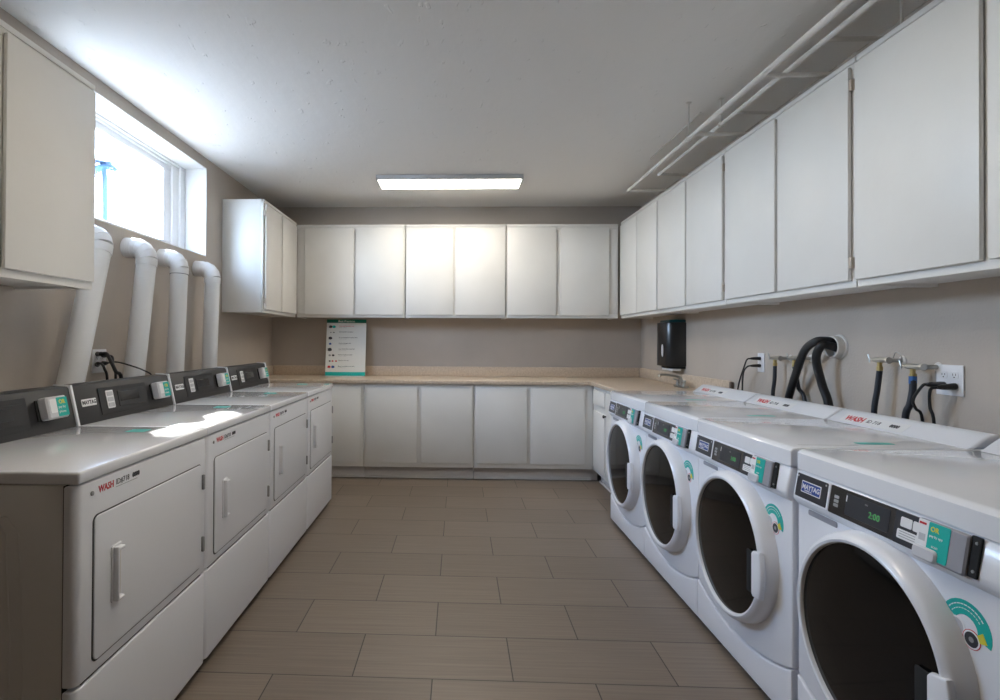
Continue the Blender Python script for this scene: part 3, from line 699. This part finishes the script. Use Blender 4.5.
cord('thin black power cord arching right towards the second dryer console', (L_, 2.908, 1.146), (-1.84, 2.868, 1.150), [(-1.80, 2.880, 1.156), (-1.70, 2.840, 1.140), (-1.69, 2.950, 1.108), (-1.69, 3.035, 1.07), (-1.69, 3.08, .96)], .004, G6)

def valve(label, y, z, x=1.84, loop=False):
    t = thing('water_valve', label, 'valve', (XR-.001, y-.05, z), 'chrome washer valves on the right wall'); o0 = (XR-.001, y-.05, z); off = tuple(-a for a in o0)
    q = MB(); R = Matrix.Translation((XR-.0005, y-.05, z)) @ Matrix.Rotation(-PI/2, 4, 'Y')
    q.lathe([(.020, 0), (.019, .003), (.010, .006)], M['pipe'], R, 24, False, True); q.build('wall_flange', t, off)
    q = MB(); q.tube([(XR-.002, y-.05, z), (x+.02, y-.045, z), (x, y-.02, z)], .009, M['chrome'], n=12)
    q.tube([(x, y-.050, z), (x, y+.018, z)], .0115, M['chrome'], n=14); q.tube([(x, y+.016, z), (x, y+.032, z-.001)], .0085, M['chrome'], n=12); q.tube([(x, y-.055, z), (x, y-.045, z)], .0145, M['chrome'], n=8)
    q.build('valve_body', t, off)
    q = MB(); q.tube([(x, y+.03, z), (x, y+.055, z)], .003, M['chrome'], n=8)
    q.tube([(x, y+.055, z-.012), (x, y+.058, z+.004), (x, y+.062, z+.016), (x, y+.066, z+.024)], .003, M['chrome'], n=8)
    if loop: q.tube([(x+.02, y-.05, z+.01), (x+.015, y-.07, z+.035), (x+.015, y-.095, z+.025), (x+.02, y-.10, z-.005)], .002, M['chrome'], n=6)
    q.build('valve_handle', t, off)
    q = MB(); q.tube([(x, y-.002, z-.010), (x, y-.002, z-.030)], .0095, M['brass'], n=10); q.tube([(x, y-.002, z-.028), (x, y-.002, z-.046)], .0125, M['brass'], n=8); q.build('hose_nut', t, off)
def hose(label, pts, r_=.0105, band=False):
    t = thing('water_hose', label, 'hose', pts[0], 'dark washer supply hoses on the right wall'); off = tuple(-a for a in pts[0])
    MB().tube(pts, r_, M['hose'], n=12).build('hose_tube', t, off)
    if band: MB().tube([pts[0], (pts[0][0], pts[0][1], pts[0][2]-.03)], r_+.001, M['blue_tape'], n=12).build('blue_band', t, off)
zz = 1.192
valve('chrome valve nearest the outlet of the farther washers, left of the pair', 3.235, 1.189); valve('chrome valve beside the thick drain hoses, right of the far pair', 3.055, 1.194)
valve('chrome valve left of the near pair, with a wire loop', 2.455, 1.204, loop=True); valve('chrome valve right of the near pair, beside the double outlet', 2.282, 1.184)
hose('dark supply hose hanging from the leftmost chrome valve', [(1.84, 3.233, 1.142), (1.84, 3.238, 1.062), (1.84, 3.256, .968), (1.835, 3.27, .70), (1.83, 3.275, .2), (1.83, 3.28, .0108)])
hose('dark supply hose curving behind the thick drain hoses', [(1.84, 3.053, 1.147), (1.862, 3.068, 1.09), (1.87, 3.064, 1.028), (1.87, 3.012, .967), (1.86, 2.99, .70), (1.86, 2.985, .2), (1.86, 2.98, .0108)])
hose('dark supply hose hanging straight from the wire loop valve', [(1.84, 2.453, 1.157), (1.835, 2.460, 1.074), (1.83, 2.472, .968), (1.83, 2.48, .70), (1.83, 2.48, .2), (1.83, 2.48, .0118)], .0115)
hose('dark supply hose with a blue band beside the double outlet cords', [(1.84, 2.280, 1.145), (1.838, 2.278, 1.09), (1.832, 2.285, 1.03), (1.83, 2.306, .968), (1.83, 2.33, .70), (1.83, 2.335, .2), (1.83, 2.335, .0128)], .0125, True)

t = thing('drain_standpipe', 'grey round drain opening in the right wall holding two black hoses', 'drain pipe', (XR-.001, 2.79, 1.257)); off = (-(XR-.001), -2.79, -1.257)
R = Matrix.Translation((XR-.0005, 2.79, 1.257)) @ Matrix.Rotation(-PI/2, 4, 'Y')
MB().lathe([(.062, 0), (.060, .006), (.052, .008)], M['pipe'], R, 36, False, False).build('flange', t, off)
MB().lathe([(.054, .004), (.054, .040), (.050, .043), (.045, .040), (.045, .006), (.001, .006)], M['pipe'], R, 36).build('pipe_stub', t, off)
def drain(label, pts):
    t = thing('drain_hose', label, 'hose', tuple(pts[0]), 'thick black washer drain hoses'); off = tuple(-a for a in pts[0])
    MB().tube(pts, .0195, M['rubber'], n=18, sub=8).build('hose_tube', t, off)
drain('thick black drain hose arching left and down to the third washer', [(1.885, 2.800, 1.283), (1.84, 2.795, 1.288), (1.80, 2.815, 1.283), (1.79, 2.885, 1.235), (1.805, 2.975, 1.125), (1.838, 3.101, .972), (1.835, 3.16, .80), (1.812, 3.18, .70)])
drain('thick black drain hose dropping almost straight behind the second washer', [(1.885, 2.775, 1.248), (1.84, 2.768, 1.262), (1.805, 2.778, 1.262), (1.80, 2.810, 1.195), (1.825, 2.805, 1.071), (1.838, 2.776, .972), (1.835, 2.75, .80), (1.812, 2.74, .70)])

# ------------------------------------------------------------------ poster on the counter
t = thing('poster_stand', 'white instruction poster with green bands in a clear stand on the back counter', 'poster', (-1.10, 5.52, .9155))
lean = math.atan2(.075, .565); PW, PH = .405, .578
T_ = Matrix.Rotation(-lean, 4, 'X')
def pb(mb, x0, x1, z0, z1, d0, d1, m, bev=0): mb.box(x0, x1, -d1, -d0, z0, z1, m, bev, 1, mat=T_)
b = MB(); pb(b, -PW/2, PW/2, .004, PH, -.004, .0, M['poster'], .001); b.build('board', t)
b = MB(); pb(b, -PW/2, PW/2, PH-.035, PH, 0, .0012, M['green_band']); pb(b, -PW/2, PW/2, .004, .042, 0, .0012, M['teal'])
b.text('Best Practices', .030, M['white'], T_ @ face_mat((0, -.0015, PH-.028), (1, 0, 0), (0, 0, 1)), align='CENTER', bold=.0005); b.build('header_band', t)
b = MB(); random.seed(11)
rows = 8; txt = ['Check machines before use', 'Empty pockets, zip zippers', 'Do not overload the washer drum', 'Use HE detergent only', 'Clean the lint filter every load', 'Remove clothes promptly', 'Wipe the door seal', 'Report a problem to the office']
for k in range(rows):
    zc_ = PH-.075-k*.0585
    b.text(txt[k], .0135, M['red'] if k == 0 else M['ink'], T_ @ face_mat((-.075, -.0004, zc_+.002), (1, 0, 0), (0, 0, 1)), bold=.0002)
    if k not in (1, 6): b.text('as shown on the sign', .009, M['grey_ink'], T_ @ face_mat((-.075, -.0004, zc_-.010), (1, 0, 0), (0, 0, 1)))
b.build('text_lines', t)
b = MB()
for k in range(rows):
    zc_ = PH-.075-k*.0585
    for j in range((2, 2, 1, 1, 1, 2, 3, 2)[k]):
        xx = -.145 + (j-.5)*.034 + random.uniform(-.004, .004); rr_ = (.018, .008, .019, .013, .022, .013, .010, .016)[k]
        mm_ = [M['ink'], M['grey_ink'], M['ink'], M['blue'], M['ink'], M['grey_ink'], M['ink'], M['red']][k] if j == 0 else [M['teal'], M['ink'], 0, 0, 0, M['ink'], M['red'], M['blue']][k] or M['ink']
        n_ = 12; poly = [(xx+rr_*math.cos(2*PI*i/n_)*(1+.25*math.sin(3*i)), zc_+rr_*.8*math.sin(2*PI*i/n_)) for i in range(n_)]
        b.prism(poly, -.001, 0, mm_, 'y', mat=T_)
b.build('pictures', t)
b = MB(); b.box(-PW/2, PW/2, -.055, .045, 0, .004, M['plastic_w'], .001); b.build('stand_foot', t)

# ------------------------------------------------------------------ light
wd = bpy.data.worlds.new('sky'); S.world = wd; wd.use_nodes = True
nt = wd.node_tree; nt.nodes.clear(); L = nt.links.new
o_ = nt.nodes.new('ShaderNodeOutputWorld'); bg = nt.nodes.new('ShaderNodeBackground')
tc = nt.nodes.new('ShaderNodeTexCoord'); sp = nt.nodes.new('ShaderNodeSeparateXYZ'); cr = nt.nodes.new('ShaderNodeValToRGB')
cr.color_ramp.elements[0].position = 0.; cr.color_ramp.elements[0].color = (.68, .83, 1., 1)
cr.color_ramp.elements[1].position = .6; cr.color_ramp.elements[1].color = (.42, .62, 1., 1)
L(tc.outputs['Generated'], sp.inputs[0]); L(sp.outputs['Z'], cr.inputs['Fac']); L(cr.outputs['Color'], bg.inputs['Color']); L(bg.outputs[0], o_.inputs['Surface'])
SKY = 13.0
bg.inputs['Strength'].default_value = SKY
sun = bpy.data.lights.new('sun', 'SUN'); sun.energy = 12.; sun.angle = math.radians(.8); sun.color = (1., .95, .88)
so = bpy.data.objects.new('sun', sun); COL.objects.link(so)
so.rotation_euler = Vector((1.1, -1.33, -1.375)).to_track_quat('-Z', 'Y').to_euler(); so.location = (-6, 8, 8)
pl = bpy.data.lights.new('window_portal', 'AREA'); pl.shape = 'RECTANGLE'; pl.size = WY1-WY0; pl.size_y = WZ1-WZ0; pl.cycles.is_portal = True
po = bpy.data.objects.new('window_portal', pl); COL.objects.link(po); po.location = (-2.14, (WY0+WY1)/2, (WZ0+WZ1)/2)
po.rotation_euler = (PI/2, 0, -PI/2)

# ------------------------------------------------------------------ camera
f_px, cxp, cyp = 551.72, 435.85, 336.41
yaw, pit, rol, H = -.0338, .0076, -.0051, 1.2782
def Rw():
    c1, s1_ = math.cos(yaw), math.sin(yaw); A = Matrix(((c1, -s1_, 0), (s1_, c1, 0), (0, 0, 1)))
    c2, s2_ = math.cos(pit), math.sin(pit); B = Matrix(((1, 0, 0), (0, c2, s2_), (0, -s2_, c2)))
    c3, s3_ = math.cos(rol), math.sin(rol); C_ = Matrix(((c3, 0, -s3_), (0, 1, 0), (s3_, 0, c3)))
    return C_ @ B @ A
Q = Rw(); right, fwd, up = Q[0], Q[1], Q[2]
cam = bpy.data.cameras.new('camera'); co = bpy.data.objects.new('camera', cam); COL.objects.link(co)
co.matrix_world = Matrix.Translation((0, 0, H)) @ Matrix((right, up, -fwd)).transposed().to_4x4()
cam.sensor_width = 36; cam.lens = f_px/1000*36; cam.shift_x = (500-cxp)/1000; cam.shift_y = -(350-cyp)/1000
cam.clip_start = .02; cam.clip_end = 200
S.camera = co
S.view_settings.view_transform = 'Standard'; S.view_settings.look = 'None'; S.view_settings.gamma = 1
S.view_settings.use_curve_mapping = False; S.view_settings.exposure = 1.5
S.cycles.max_bounces = 10; S.cycles.diffuse_bounces = 6; S.cycles.use_denoising = True
S.cycles.sample_clamp_indirect = 6
